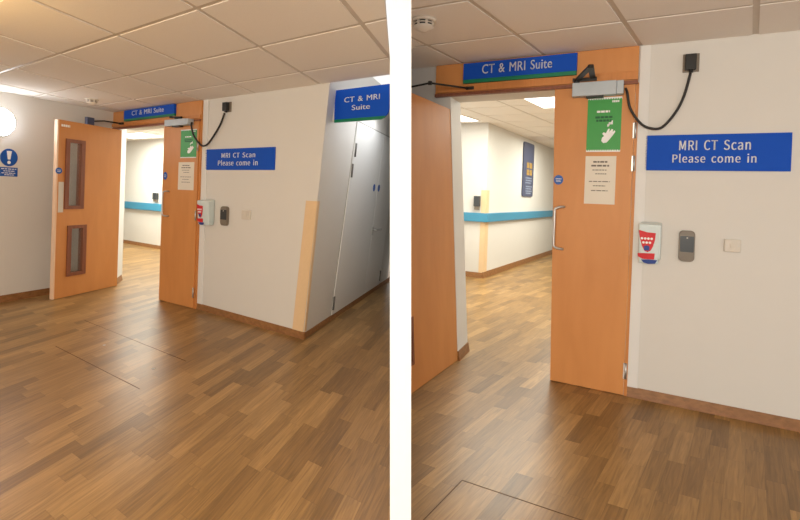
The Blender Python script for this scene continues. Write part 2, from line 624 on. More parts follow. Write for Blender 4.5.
# ------------------------------------------------------------------ right: wall with the doorway
LEAN_R = -0.070
b = B()
b.prism([HR.V(-1.555, 0, 2.42), HR.V(0, 0, 2.42), HR.V(0, 0.3, 2.42), HR.V(-1.62, 0.3, 2.42)],
        [HR.V(-1.555, 0, 3.0), HR.V(0, 0, 3.0), HR.V(0, 0.3, 3.0), HR.V(-1.62, 0.3, 3.0)])
b.prism([HR.V(-2.6, 0, 0), HR.V(-1.385, 0, 0), HR.V(-1.45, 0.3, 0), HR.V(-2.6, 0.3, 0)],
        [HR.V(-2.6, 0, 3.0), HR.V(-1.385 + LEAN_R * 3.0, 0, 3.0), HR.V(-1.45 + LEAN_R * 3.0, 0.3, 3.0), HR.V(-2.6, 0.3, 3.0)])
pl_ = [(0.0, 0.0), (5.0, 0.0), (5.0, 0.3), (0.0, 0.3)]
b.prism([HR.V(u, v, 0) for u, v in pl_], [HR.V(u, v, 3.0) for u, v in pl_])
b.cut(*CUT_R)
tag(b.build('wall_back_right', 'paint'), 'plain grey wall with the sign, switch and reader, holding the near doorway', 'wall', kind='structure')

# corridor beyond the right doorway: a corner, one face towards the viewer, one running away
SA, SB = HR.V(-3.245, 4.40), HR.V(-3.66, 9.10)
SD = Frame((SA.x, SA.y), ((SB - SA).x, (SB - SA).y))
b = B()
pts = [HR.V(-5.6, 4.4), HR.V(-3.245, 4.4), SD.P(6.5, 0, 0), SD.P(6.5, -1.6, 0), HR.V(-5.6, 6.2)]
b.prism([p for p in pts], [p + Z * 3.0 for p in pts])
b.cut(*CUT_R)
tag(b.build('wall_corridor_right', 'paint'), 'bright cream corridor corner with a blue rail seen through the near doorway', 'wall', kind='structure')
b = B()
pl_ = [(0.25, 0.3), (0.4, 0.3), (0.4, 10.9), (0.25, 10.9)]
b.prism([HR.V(u, v, 0) for u, v in pl_], [HR.V(u, v, 3.0) for u, v in pl_])
pl_ = [(-4.2, 10.7), (0.4, 10.7), (0.4, 10.9), (-4.2, 10.9)]
b.prism([HR.V(u, v, 0) for u, v in pl_], [HR.V(u, v, 3.0) for u, v in pl_])
tag(b.build('wall_corridor_far', 'paint'), 'far corridor wall behind the closed near leaf', 'wall', kind='structure')
ceiling('ceiling_corridor_right', HR, 2.88, 0.7154, 0.7154, -0.1, 0.1, (-8, 2), (0, 16), CUT_R, 0.036, 'ceiling of the corridor behind the grey wall', vlim=(0.3, 10.7), ulim=(-5.6, 0.25))


# ------------------------------------------------------------------ skirtings
def skirting(name, fr, runs, h, label, cut=None):
    b = B()
    for (u0, u1) in runs:
        b.hexa([fr.P(u0, 0.022, 0), fr.P(u1, 0.022, 0), fr.P(u1, -0.01, 0), fr.P(u0, -0.01, 0),
                fr.P(u0, 0.006, h), fr.P(u1, 0.006, h), fr.P(u1, -0.01, h), fr.P(u0, -0.01, h)])
    if cut:
        b.cut(*cut)
    return tag(b.build(name, 'skirt'), label, 'skirting', kind='structure')


RF0, RF1 = HL.V(1.845, 0), HL.V(1.880, 3.30)
RF = Frame((RF0.x, RF0.y), ((RF1 - RF0).x, (RF1 - RF0).y), up=Z + LEAN_L * HL.eu)      # the cupboard face
skirting('baseboard_back_left', HL, [(0.0, 1.868)], 0.07, 'wood skirting under the cream wall', CUT_L)
skirting('baseboard_cupboards', RF, [(-0.02, 3.6)], 0.055, 'wood skirting under the white cupboard doors', CUT_L)
skirting('baseboard_left', LW, [(-6.0, 0.0)], 0.085, 'wood skirting along the pale side wall')
CLF = Frame((HL.V(0, 2.75).x, HL.V(0, 2.75).y), (HL.eu.x, HL.eu.y))
skirting('baseboard_corridor_left', CLF, [(-9.3, 0.0)], 0.08, 'skirting of the corridor behind the cream wall')
skirting('baseboard_back_right', HR, [(0.0, 5.0)], 0.075, 'wood skirting under the grey wall', CUT_R)
CRF = Frame((HR.V(0, 4.4).x, HR.V(0, 4.4).y), (HR.eu.x, HR.eu.y))
skirting('baseboard_corridor_front', CRF, [(-5.5, -3.235)], 0.095, 'skirting of the corridor face by the hand dispenser', CUT_R)
skirting('baseboard_corridor_side', SD, [(-0.02, 6.4)], 0.11, 'skirting of the corridor face under the slate board')
# short skirting returns inside the doorways
JL = Frame((HL.V(-2.06, 0).x, HL.V(-2.06, 0).y), ((HL.V(-2.06, 0) - HL.V(-2.33, 0.3)).x * -1, (HL.V(-2.06, 0) - HL.V(-2.33, 0.3)).y * -1))
skirting('baseboard_jamb_left', JL, [(0.0, 0.40)], 0.085, 'short skirting at the foot of the white jamb, cupboard hall')
JR = Frame((HR.V(-1.385, 0).x, HR.V(-1.385, 0).y), ((HR.V(-1.45, 0.3) - HR.V(-1.385, 0)).x, (HR.V(-1.45, 0.3) - HR.V(-1.385, 0)).y))
skirting('baseboard_jamb_right', JR, [(0.0, 0.31)], 0.085, 'short skirting at the foot of the white jamb, grey hall')


# ------------------------------------------------------------------ door frames: header panel, moulding, posts, white architrave
def header(name, fr, u0, u1, z0, zm0, zm1, z1, dep, label):
    b = B()
    b.box(fr, u0, u1, 0.0, dep, z0, z1, 0, 0.003)
    b.box(fr, u0 + 0.02, u1, dep - 0.002, dep + 0.02, zm0, zm1, 1, 0.004)
    b.box(fr, u0, u1, 0.0, dep + 0.012, z0 - 0.012, z0 + 0.014, 2)
    return tag(b.build(name, ['door', 'moulding', 'door_dark']), label, 'door frame', kind='structure')


header('trim_1', HL, -2.235, 0.02, 2.315, 2.34, 2.385, CL - 0.003, 0.03, 'orange wood panel over the doorway beside the tall-windowed leaf')
header('trim_2', HR, -1.69, -0.008, 2.425, 2.445, 2.51, CR - 0.003, 0.035, 'orange wood panel with moulding over the near doorway')
b = B().box(HL, 0.03, 0.13, 0.0, 0.012, 0.07, CL, 0, 0.002)
tag(b.build('trim_3', 'gloss_paint'), 'narrow white architrave beside the green poster leaf, cream wall', 'architrave', kind='structure')
b = B().box(HR, 0.0, 0.072, 0.0, 0.012, 0.075, CR, 0, 0.002)
tag(b.build('trim_4', 'gloss_paint'), 'narrow white architrave up the edge of the grey wall', 'architrave', kind='structure')
b = B().box(HR, -0.022, 0.0, -0.03, 0.02, 0.0, 2.425, 0, 0.002)
tag(b.build('trim_5', 'moulding'), 'slim orange door post on the hinge side of the near closed leaf', 'door post', kind='structure')
b = B().box(HL, 0.0, 0.03, -0.03, 0.03, 0.0, 2.32, 0, 0.002)
tag(b.build('trim_6', 'moulding'), 'slim orange door post on the hinge side of the closed leaf, cream wall', 'door post', kind='structure')
# white jamb linings
b = B()
b.box(JL, 0.0, 0.404, 0.0, 0.004, 0.085, 2.31)
tag(b.build('trim_7', 'gloss_paint'), 'white jamb lining at the edge of the doorway, cupboard hall', 'jamb', kind='structure')
JRL = Frame((HR.V(-1.385, 0).x, HR.V(-1.385, 0).y), ((HR.V(-1.45, 0.3) - HR.V(-1.385, 0)).x, (HR.V(-1.45, 0.3) - HR.V(-1.385, 0)).y), up=Z + LEAN_R * HR.eu)
b = B().box(JRL, 0.0, 0.305, 0.0, 0.004, 0.085, 2.415)
tag(b.build('trim_8', 'gloss_paint'), 'white jamb lining at the edge of the near doorway', 'jamb', kind='structure')


# ------------------------------------------------------------------ door leaves
def vision_panel(fr, leaf, u0, u1, z0, z1, wf, wb):
    t = 0.055
    f = B().holes(fr, u0, u1, z0, z1, [(u0 + t, u1 - t, z0 + t * 0.8, z1 - t * 0.8)], wb - 0.012, wf + 0.016).build('vision_panel', 'door_dark', leaf)
    B().box(fr, u0 + t, u1 - t, (wf + wb) / 2 - 0.004, (wf + wb) / 2 + 0.004, z0 + t * 0.8, z1 - t * 0.8).build('glass_pane', 'glass', f)
    return f


def hinge(fr, leaf, u, z, w, h=0.12, m_='steel'):
    b = B()
    b.box(fr, u - 0.014, u + 0.004, w - 0.004, w + 0.004, z - h / 2, z + h / 2)
    b.tube([fr.P(u + 0.004, w + 0.006, z - h / 2), fr.P(u + 0.004, w + 0.006, z + h / 2)], 0.008)
    return b.build('hinge', m_, leaf)


def pull_handle(fr, leaf, u, z0, z1, w, bow=0.05, r=0.011, back=0.0):
    b = B()
    pts = [fr.P(u + back, w, z0)]
    for a in range(0, 7):
        t = a / 6 * math.pi / 2
        pts.append(fr.P(u + back * (1 - math.sin(t)), w + bow * (1 - 0.35 * (1 - math.sin(t))) if a else w + bow * 0.65, z0 + 0.03 * (1 - math.cos(t))))
    for a in range(6, -1, -1):
        t = a / 6 * math.pi / 2
        pts.append(fr.P(u + back * (1 - math.sin(t)), w + bow * (1 - 0.35 * (1 - math.sin(t))) if a else w + bow * 0.65, z1 - 0.03 * (1 - math.cos(t))))
    pts.append(fr.P(u + back, w, z1))
    b.tube(pts, r)
    return b.build('pull_handle', 'steel', leaf)


# open leaf by the pale side wall: swung back, two glazed slots
d0, d1 = HL.V(-1.985, -0.0), HL.V(-1.997, -0.95)
DL = Frame((d0.x, d0.y), ((d0 - d1).x, (d0 - d1).y))
LW_ = 0.968
door = thing('door_1', DL.P(-LW_ / 2, -0.025, 0), 'wide-open orange door leaf with two glazed slots, against the pale side wall', 'door', kind='structure')
ho = [(-0.875, -0.60, 1.15, 2.06), (-0.82, -0.545, 0.27, 0.935)]
B().holes(DL, -LW_, -0.005, 0.005, 2.29, ho, -0.05, 0.0).build('leaf', 'door', door)
B().box(DL, -LW_ - 0.020, -LW_, -0.052, 0.0, 0.005, 2.29, 0, 0.002).build('lipping', 'lipping', door)
for h_ in ho:
    vision_panel(DL, door, h_[0], h_[1], h_[2], h_[3], 0.0, -0.05)
tag(B().box(DL, -0.955, -0.885, 0.0, 0.004, 1.11, 1.50, 0, 0.001).build('finger_plate', 'plate', door), 'pale push plate')
nm = B().box(DL, -0.945, -0.815, 0.0, 0.0015, 2.195, 2.245).build('name_plate', 'moulding', door)
strokes(DL, [(-0.94, -0.82, 2.222)], 0.0015, door, 'white', 'door_number', 0.03)

# closed leaf beside it
door2 = thing('door_2', HL.V(-0.42, 0, 0), 'closed orange door leaf carrying a green poster, in the cream wall', 'door', kind='structure')
q0, q1 = HL.V(-0.86, -0.045), HL.V(0.0, -0.005)
D2 = Frame((HL.V(0.0, -0.01).x, HL.V(0.0, -0.01).y), ((q1 - q0).x, (q1 - q0).y))
B().box(D2, -0.725, -0.006, -0.045, 0.035, 0.005, 2.305, 0, 0.003).build('leaf', 'door', door2)
pull_handle(D2, door2, -0.63, 1.11, 1.43, 0.035, 0.05, 0.010, 0.06)
for z in (0.2, 1.15, 2.0):
    hinge(D2, door2, -0.004, z, 0.04)

# near open leaf, seen at a slant against the dividing wall
e0, e1 = HR.V(-1.385, -0.0), HR.V(-1.272, -0.97)
D3 = Frame((e0.x, e0.y), ((e0 - e1).x, (e0 - e1).y), up=Z + LEAN_R * HR.eu)
door3 = thing('door_3', HR.V(-1.33, -0.48, 0), 'open orange door leaf standing beside the white dividing wall', 'door', kind='structure')
ho = [(-0.96, -0.83, 0.24, 0.55)]
B().holes(D3, -0.975, -0.004, 0.005, 2.30, [(-0.93, -0.85, 0.24, 0.55)], -0.03, 0.0).build('leaf', 'door', door3)
f = B().holes(D3, -0.955, -0.825, 0.215, 0.575, [(-0.93, -0.85, 0.24, 0.55)], -0.031, 0.012).build('vision_panel', 'door_dark', door3)
B().box(D3, -0.93, -0.85, -0.018, -0.012, 0.24, 0.55).build('glass_pane', 'glass', f)

# near closed leaf
door4 = thing('door_4', HR.V(-0.31, 0, 0), 'closed orange door leaf carrying a green poster, next to the grey wall', 'door', kind='structure')
B().hexa([HR.P(-0.570, 0.022, 0.004), HR.P(-0.024, 0.022, 0.004), HR.P(-0.024, -0.03, 0.004), HR.P(-0.570, -0.03, 0.004), HR.P(-0.622, 0.022, 2.418), HR.P(-0.024, 0.022, 2.418), HR.P(-0.024, -0.03, 2.418), HR.P(-0.622, -0.03, 2.418)], 0, 0.003).build('leaf', 'door', door4)
pull_handle(HR, door4, -0.578, 1.10, 1.445, 0.022, 0.055, 0.0105, 0.065)
for z in (0.195, 1.80, 2.055):
    hinge(HR, door4, -0.018, z, 0.026)

# cupboard doors in the recess (slightly out of plumb like the corner)
def cup_quad(s0b, s1b, s0t, s1t, z0, z1, w0, w1):
    P = RF.P
    return [P(s0b, w1, z0), P(s1b, w1, z0), P(s1b, w0, z0), P(s0b, w0, z0), P(s0t, w1, z1), P(s1t, w1, z1), P(s1t, w0, z1), P(s0t, w0, z1)]


CZ0, CZ1 = 0.06, 2.33
CD = 'cupboard doors'
for nme, (ab, bb, at, bt), lab in (('door_5', (0.722, 1.955, 0.905, 2.065), 'wide white cupboard door with two hinges, nearest the tan corner guard'),
                                   ('door_6', (1.968, 2.74, 2.078, 2.86), 'narrower white cupboard door with the lever handle')):
    cd = thing(nme, RF.P((ab + bb) / 2, 0, 0), lab, 'cupboard door', kind='structure')
    b = B().hexa(cup_quad(ab, bb, at, bt, CZ0, CZ1, -0.02, 0.014), 0, 0.003)
    b.cut(*CUT_L)
    b.build('leaf', 'gloss_paint', cd)
    B().hexa(cup_quad(ab - 0.012, ab, at - 0.012, at, CZ0, CZ1, -0.01, 0.003)).build('gap_strip', 'gap', cd)
    if nme == 'door_5':
        for s, z in ((0.915, 2.0), (0.87, 1.755), (0.735, 0.20)):
            hinge(RF, cd, s, z, 0.016, 0.16, 'dark_metal')
        B().hexa(cup_quad(at - 0.02, 2.9, at - 0.02, 2.9, CZ1 + 0.004, CZ1 + 0.02, -0.01, 0.003)).cut(*CUT_L).build('gap_strip', 'gap', cd)
    else:
        hinge(RF, cd, 2.70, 0.2, 0.016, 0.16, 'dark_metal')
        hp = B().box(RF, 1.985, 2.04, 0.014, 0.022, 0.90, 1.02, 0, 0.003).build('lever_handle', 'steel', cd)
        B().tube([RF.P(2.01, 0.02, 0.975), RF.P(2.01, 0.065, 0.975), RF.P(2.04, 0.07, 0.975), RF.P(2.26, 0.07, 0.972)], 0.014).build('lever', 'steel', hp)
for s, lab in ((1.855, 'small blue disc on the wide white cupboard door'), (2.09, 'small blue disc on the narrower white cupboard door')):
    tag(B().disc(RF, s, 1.575, 0.05, 0.05, 0.0142, 0.018).build('disc_sign', 'disc_blue'), lab, 'sign', 'blue discs on the cupboard doors')


# ------------------------------------------------------------------ signs
def scan_sign(fr, u0, u1, z0, z1, l1, l2, label):
    t = thing('scan_sign', fr.P((u0 + u1) / 2, 0, z0), label, 'sign')
    B().box(fr, u0, u1, 0.0, 0.012, z0, z1, 0, 0.002).build('sign_board', 'blue', t)
    lettering(fr, 'MRI CT Scan', *l1, 0.012, t, bold=0.008, font='grotesk')
    lettering(fr, 'Please come in', *l2, 0.012, t, bold=0.008, font='grotesk')
    return t


scan_sign(HL, 0.105, 1.345, 1.710, 1.957, (0.425, 1.026, 1.850, 1.907), (0.362, 1.072, 1.760, 1.825),
          'blue MRI CT Scan Please come in sign on the cream wall before the cupboards')
scan_sign(HR, 0.059, 0.940, 1.750, 2.016, (0.283, 0.712, 1.900, 1.973), (0.242, 0.747, 1.809, 1.874),
          'large blue MRI CT Scan Please come in sign on the plain grey wall')


def suite_sign(fr, u0, u1, z0, z1, zg, tx, w0, label):
    t = thing('suite_sign', fr.P((u0 + u1) / 2, w0, z0), label, 'sign')
    B().box(fr, u0, u1, w0, w0 + 0.03, zg, z1, 0, 0.002).build('sign_board', 'blue', t)
    B().box(fr, u0, u1, w0, w0 + 0.03, z0, zg, 0, 0.002).build('colour_band', 'green_band', t)
    lettering(fr, 'CT & MRI Suite', *tx, w0 + 0.03, t, bold=0.010)
    return t


suite_sign(HL, -1.815, -0.525, 2.402, 2.555, 2.432, (-1.59, -0.77, 2.470, 2.535), 0.031,
           'small blue CT & MRI Suite sign over the doorway with the wide-open leaf')
suite_sign(HR, -1.412, -0.453, 2.512, 2.690, 2.545, (-1.237, -0.645, 2.585, 2.665), 0.036,
           'large blue CT & MRI Suite sign over the near doorway')

# flag sign projecting from the cupboard face
FS = Frame((HL.V(0, 0.18).x, HL.V(0, 0.18).y), (HL.eu.x, HL.eu.y))
t = thing('flag_sign', FS.P(2.08, 0, 2.4), 'blue CT & MRI Suite flag sign projecting into the cupboard recess near the ceiling', 'sign')
fu0, fu1, fz0, fz1 = 2.075, 2.752, 2.205, 2.532
B().plate(FS, [(fu0, fz0 + 0.03), (fu1 - 0.035, fz0 + 0.03), (fu1 - 0.012, fz0 + 0.055), (fu1, fz0 + 0.1), (fu1, fz1), (fu0, fz1)], -0.02, 0.0).build('sign_board', 'blue', t)
gb = [(fu0, fz0), (fu1 - 0.10, fz0), (fu1 - 0.06, fz0 + 0.010), (fu1 - 0.035, fz0 + 0.03), (fu0, fz0 + 0.03)]
B().plate(FS, gb, -0.02, 0.0).build('colour_band', 'green_band', t)
B().box(FS, fu0 - 0.05, fu0, -0.03, 0.008, fz0 + 0.01, fz1 - 0.01, 0, 0.002).build('wall_bracket', 'white_plastic', t)
lettering(FS, 'CT & MRI', 2.203, 2.644, 2.398, 2.450, 0.0, t, bold=0.010)
lettering(FS, 'Suite', 2.304, 2.528, 2.315, 2.366, 0.0, t, bold=0.010)

# mandatory-action notice on the pale side wall (a blue disc with an exclamation mark over a panel of print)
t = thing('fire_notice', LW.P(-1.345, 0, 1.7), 'blue disc notice with white exclamation mark on the pale side wall', 'sign')
B().disc(LW, -1.345, 1.776, 0.092, 0.108, 0.0, 0.004).build('notice_disc', 'disc_blue', t)
ex = [(-1.372, 1.856), (-1.318, 1.856), (-1.332, 1.752), (-1.358, 1.752)]
b = B().plate(LW, ex[::-1], 0.004, 0.006)
b.disc(LW, -1.345, 1.716, 0.018, 0.021, 0.004, 0.006, n=16)
b.build('exclamation_mark', 'white', t)
B().box(LW, -1.437, -1.250, 0.0, 0.004, 1.545, 1.655).build('notice_panel', 'disc_blue', t)
strokes(LW, [(-1.425, -1.265, 1.635), (-1.40, -1.28, 1.61), (-1.42, -1.275, 1.585), (-1.39, -1.29, 1.563)], 0.004, t, 'white', 'print', 0.009)

# fire-door discs on the leaves
for fr, u, z, w, ru, rz, lab in ((DL, -0.957, 1.641, 0.0005, 0.044, 0.040, 'small blue disc on the wide-open glazed leaf'),
                                 (D2, -0.662, 1.628, 0.0355, 0.042, 0.050, 'small blue disc on the closed leaf in the cream wall'),
                                 (HR, -0.565, 1.665, 0.0225, 0.037, 0.040, 'small blue disc on the near closed leaf above its pull handle')):
    t = thing('disc_sign', fr.P(u, w, z), lab, 'sign')
    B().disc(fr, u, z, ru, rz, w, w + 0.003).build('disc', 'disc_blue', t)
    strokes(fr, [(u - ru * 0.6, u + ru * 0.6, z + rz * 0.2), (u - ru * 0.5, u + ru * 0.5, z - rz * 0.25)], w + 0.003, t, 'white', 'print', 0.006)


# green hand-washing poster: zigzag borders, a little print, a hand under a tap
def poster(fr, u0, u1, z0, z1, w, label):
    t = thing('hand_poster', fr.P((u0 + u1) / 2, w, z0), label, 'poster')
    W_, H_ = u1 - u0, z1 - z0
    B().box(fr, u0, u1, w, w + 0.002, z0, z1).build('sheet', 'poster_green', t)

    def q(a, c):
        return (u0 + a * W_, z0 + c * H_)
    for c0, c1 in ((0.955, 0.985), (0.045, 0.015)):
        b = B()
        edge = [q(k / 28, c1 if k % 2 else c0) for k in range(29)]
        lim = 1.0 if c1 > 0.5 else 0.0
        b.plate(fr, [q(1, lim), q(0, lim)] + edge, w + 0.002, w + 0.003)
        b.build('zigzag_border', 'white', t)
    strokes(fr, [(q(.28, 0)[0], q(.66, 0)[0], q(0, .74)[1]), (q(.72, 0)[0], q(.92, 0)[0], q(0, .92)[1])], w + 0.002, t, 'white', 'print', 0.016 * H_ / 0.43)
    strokes(fr, [(q(.24, 0)[0], q(.74, 0)[0], q(0, .635)[1]), (q(.27, 0)[0], q(.72, 0)[0], q(0, .575)[1])], w + 0.002, t, 'dark_green', 'print', 0.017 * H_ / 0.43)
    # hand seen from the side, fingers to the upper right, and a tap spout
    b = B()
    hand = [(.44, .20), (.50, .16), (.60, .17), (.70, .24), (.84, .36), (.82, .39), (.76, .36), (.78, .40), (.74, .42), (.66, .36), (.68, .42), (.63, .42), (.57, .34), (.50, .36), (.46, .33), (.52, .29), (.46, .26)]
    b.plate(fr, [q(a, c) for a, c in hand], w + 0.002, w + 0.0032)
    b.build('hand_drawing', 'white', t)
    b = B()
    tap = [(.60, .50), (.76, .50), (.76, .57), (.72, .57), (.72, .54), (.64, .54), (.64, .46), (.60, .46)]
    b.plate(fr, [q(a, c) for a, c in tap], w + 0.002, w + 0.0032)
    b.build('tap_drawing', 'white', t)
    return t


poster(D2, -0.355, -0.035, 1.855, 2.210, 0.0355, 'green hand-washing poster on the closed leaf beside the cream wall')
poster(HR, -0.362, -0.114, 1.893, 2.324, 0.0225, 'green hand-washing poster with white zigzag edges on the near closed leaf')


def notice(fr, u0, u1, z0, z1, w, label):
    t = thing('paper_notice', fr.P((u0 + u1) / 2, w, z0), label, 'notice')
    B().box(fr, u0, u1, w, w + 0.002, z0, z1).build('sheet', 'paper', t)
    W_, H_ = u1 - u0, z1 - z0
    rows = [(u0 + a * W_, u0 + c * W_, z0 + h * H_) for a, c, h in ((.26, .72, .88), (.20, .78, .80), (.24, .70, .71), (.34, .70, .63), (.14, .82, .47), (.28, .68, .38), (.22, .76, .28))]
    strokes(fr, rows[:2], w + 0.002, t, 'ink', 'heading', 0.013 * H_ / 0.38)
    strokes(fr, rows[2:], w + 0.002, t, 'ink', 'print', 0.007 * H_ / 0.38)


notice(D2, -0.385, -0.068, 1.455, 1.803, 0.0355, 'white paper notice below the green poster on the closed leaf beside the cream wall')
notice(HR, -0.363, -0.139, 1.478, 1.859, 0.0225, 'white paper notice below the green poster on the near closed leaf')


# ------------------------------------------------------------------ overhead closers, cables, junction boxes
def closer(fr, u0, u1, z0, z1, w0, dep, hinge_w, elbow, ends, label):
    t = thing('door_closer', fr.P((u0 + u1) / 2, w0, z0), label, 'door closer')
    B().box(fr, u0, u1 - 0.05, w0, w0 + dep, z0, z1, 0, 0.006).build('body', 'closer', t)
    B().box(fr, u1 - 0.05, u1, w0, w0 + dep * 0.96, z0 + 0.003, z1 - 0.003, 0, 0.006).build('end_cap', 'closer', t)
    B().box(fr, u0 + (u1 - u0) * 0.28, u0 + (u1 - u0) * 0.62, w0 + dep * 0.2, w0 + dep * 0.8, z0 - 0.014, z0 + 0.002, 0, 0.003).build('spindle_cover', 'black', t)
    b = B()
    za = z1 + 0.025
    E = fr.P(elbow[0], elbow[1], za)
    S1, S2 = fr.P(ends[0], w0 + dep * 0.5, za), fr.P(ends[1], hinge_w, za + 0.01)
    for S in (S1, S2):
        d = (E - S).normalized()
        s = d.cross(Z) * 0.021
        b.hexa([S - s - Z * 0.006, S + s - Z * 0.006, E + s - Z * 0.006, E - s - Z * 0.006, S - s + Z * 0.006, S + s + Z * 0.006, E + s + Z * 0.006, E - s + Z * 0.006])
    b.lathe(E - Z * 0.012, Z, [(0.02, 0), (0.02, 0.024)], 16)
    b.build('folding_arm', 'black', t)
    b = B()
    b.lathe(S1 - Z * 0.026, Z, [(0.022, 0), (0.022, 0.036)], 16)
    b.box(fr, min(ends) - 0.03, max(ends) + 0.03, hinge_w - 0.012, hinge_w + 0.012, za - 0.012, za + 0.016)
    b.build('arm_bracket', 'black', t)
    return t


closer(D2, -0.585, -0.105, 2.255, 2.335, 0.036, 0.085, 0.055, (-0.43, 0.13), (-0.40, -0.36), 'grey overhead door closer above the green poster, cream wall doorway')
closer(HR, -0.478, -0.105, 2.330, 2.440, 0.023, 0.075, 0.060, (-0.315, 0.44), (-0.45, -0.33), 'grey overhead door closer with folded black arm above the near closed leaf')

# closers on the hidden faces of the open leaves, with their long arms up to the frame
t = thing('door_closer', DL.P(-0.47, -0.05, 2.30), 'slate closer bracket and black arm on top of the wide-open glazed leaf', 'door closer')
B().box(DL, -0.525, -0.415, -0.10, -0.052, 2.27, 2.40, 0, 0.006).build('body', 'board', t)
B().tube([DL.P(-0.42, -0.07, 2.355), DL.P(-0.26, -0.055, 2.385), HL.P(-1.88, 0.07, 2.375)], 0.010).build('arm', 'black', t)
B().box(HL, -1.93, -1.83, 0.042, 0.078, 2.36, 2.39, 0, 0.004).build('arm_bracket', 'black', t)
t = thing('door_closer', D3.P(-0.55, -0.05, 2.30), 'thin black closer arm from the near open leaf up to the frame', 'door closer')
B().box(D3, -0.86, -0.60, -0.062, -0.031, 2.18, 2.28, 0, 0.006).build('body', 'closer', t)
EL = HR.V(-1.551, -0.346, 2.47)
B().tube([D3.P(-0.90, -0.045, 2.27), HR.V(-1.80, -0.29, 2.46), EL, HR.V(-1.349, -0.045, 2.47)], 0.0085).build('arm', 'black', t)
b = B().lathe(EL - Z * 0.015, Z, [(0.018, 0), (0.018, 0.03)], 16)
b.build('elbow_pivot', 'black', t)
B().box(HR, -1.385, -1.31, 0.036, 0.06, 2.455, 2.485, 0, 0.004).build('arm_bracket', 'black', t)


def smooth(pts, n=6):
    """Catmull-Rom through the points."""
    out = []
    for i in range(len(pts) - 1):
        p0, p1, p2, p3 = pts[max(i - 1, 0)], pts[i], pts[i + 1], pts[min(i + 2, len(pts) - 1)]
        for k in range(n):
            t = k / n
            out.append(0.5 * ((2 * p1) + (p2 - p0) * t + (2 * p0 - 5 * p1 + 4 * p2 - p3) * t * t + (3 * p1 - p0 - 3 * p2 + p3) * t ** 3))
    return out + [pts[-1]]


def cable(fr, pts, r, label):
    t = tag(B().tube(smooth([fr.P(*p) for p in pts]), r).build('power_cable', 'cable'), label, 'cable')


cable(HL, [(-0.085, 0.085, 2.285), (-0.068, 0.10, 2.24), (-0.03, 0.09, 2.125), (0.04, 0.06, 2.03), (0.10, 0.045, 1.998), (0.175, 0.04, 2.015), (0.25, 0.035, 2.075), (0.36, 0.03, 2.19), (0.425, 0.03, 2.27), (0.478, 0.03, 2.372)], 0.011,
      'thin black cable looping from the grey closer to its box on the cream wall')
cable(HR, [(-0.092, 0.06, 2.375), (-0.080, 0.075, 2.34), (-0.055, 0.07, 2.22), (0.015, 0.05, 2.11), (0.085, 0.04, 2.068), (0.165, 0.035, 2.074), (0.25, 0.03, 2.185), (0.30, 0.028, 2.31), (0.332, 0.03, 2.465)], 0.0095,
      'black cable looping from the near grey closer to its box on the grey wall')


def junction_box(fr, u0, u1, z0, z1, label):
    t = thing('junction_box', fr.P((u0 + u1) / 2, 0, z0), label, 'box')
    B().box(fr, u0, u1, 0.0, 0.012, z0, z1, 0, 0.003).build('back_plate', 'reader', t)
    w, h = u1 - u0, z1 - z0
    B().box(fr, u0 + w * 0.12, u1 - w * 0.2, 0.012, 0.05, z0 + h * 0.08, z1 - h * 0.06, 0, 0.005).build('plug', 'black', t)
    B().tube([fr.P((u0 + u1) / 2, 0.03, z0 + h * 0.14), fr.P((u0 + u1) / 2, 0.03, z0 - h * 0.06)], 0.014).build('gland', 'black', t)


junction_box(HL, 0.44, 0.567, 2.385, 2.502, 'small black cable box high on the cream wall')
junction_box(HR, 0.283, 0.387, 2.478, 2.612, 'small black cable box high on the grey wall')


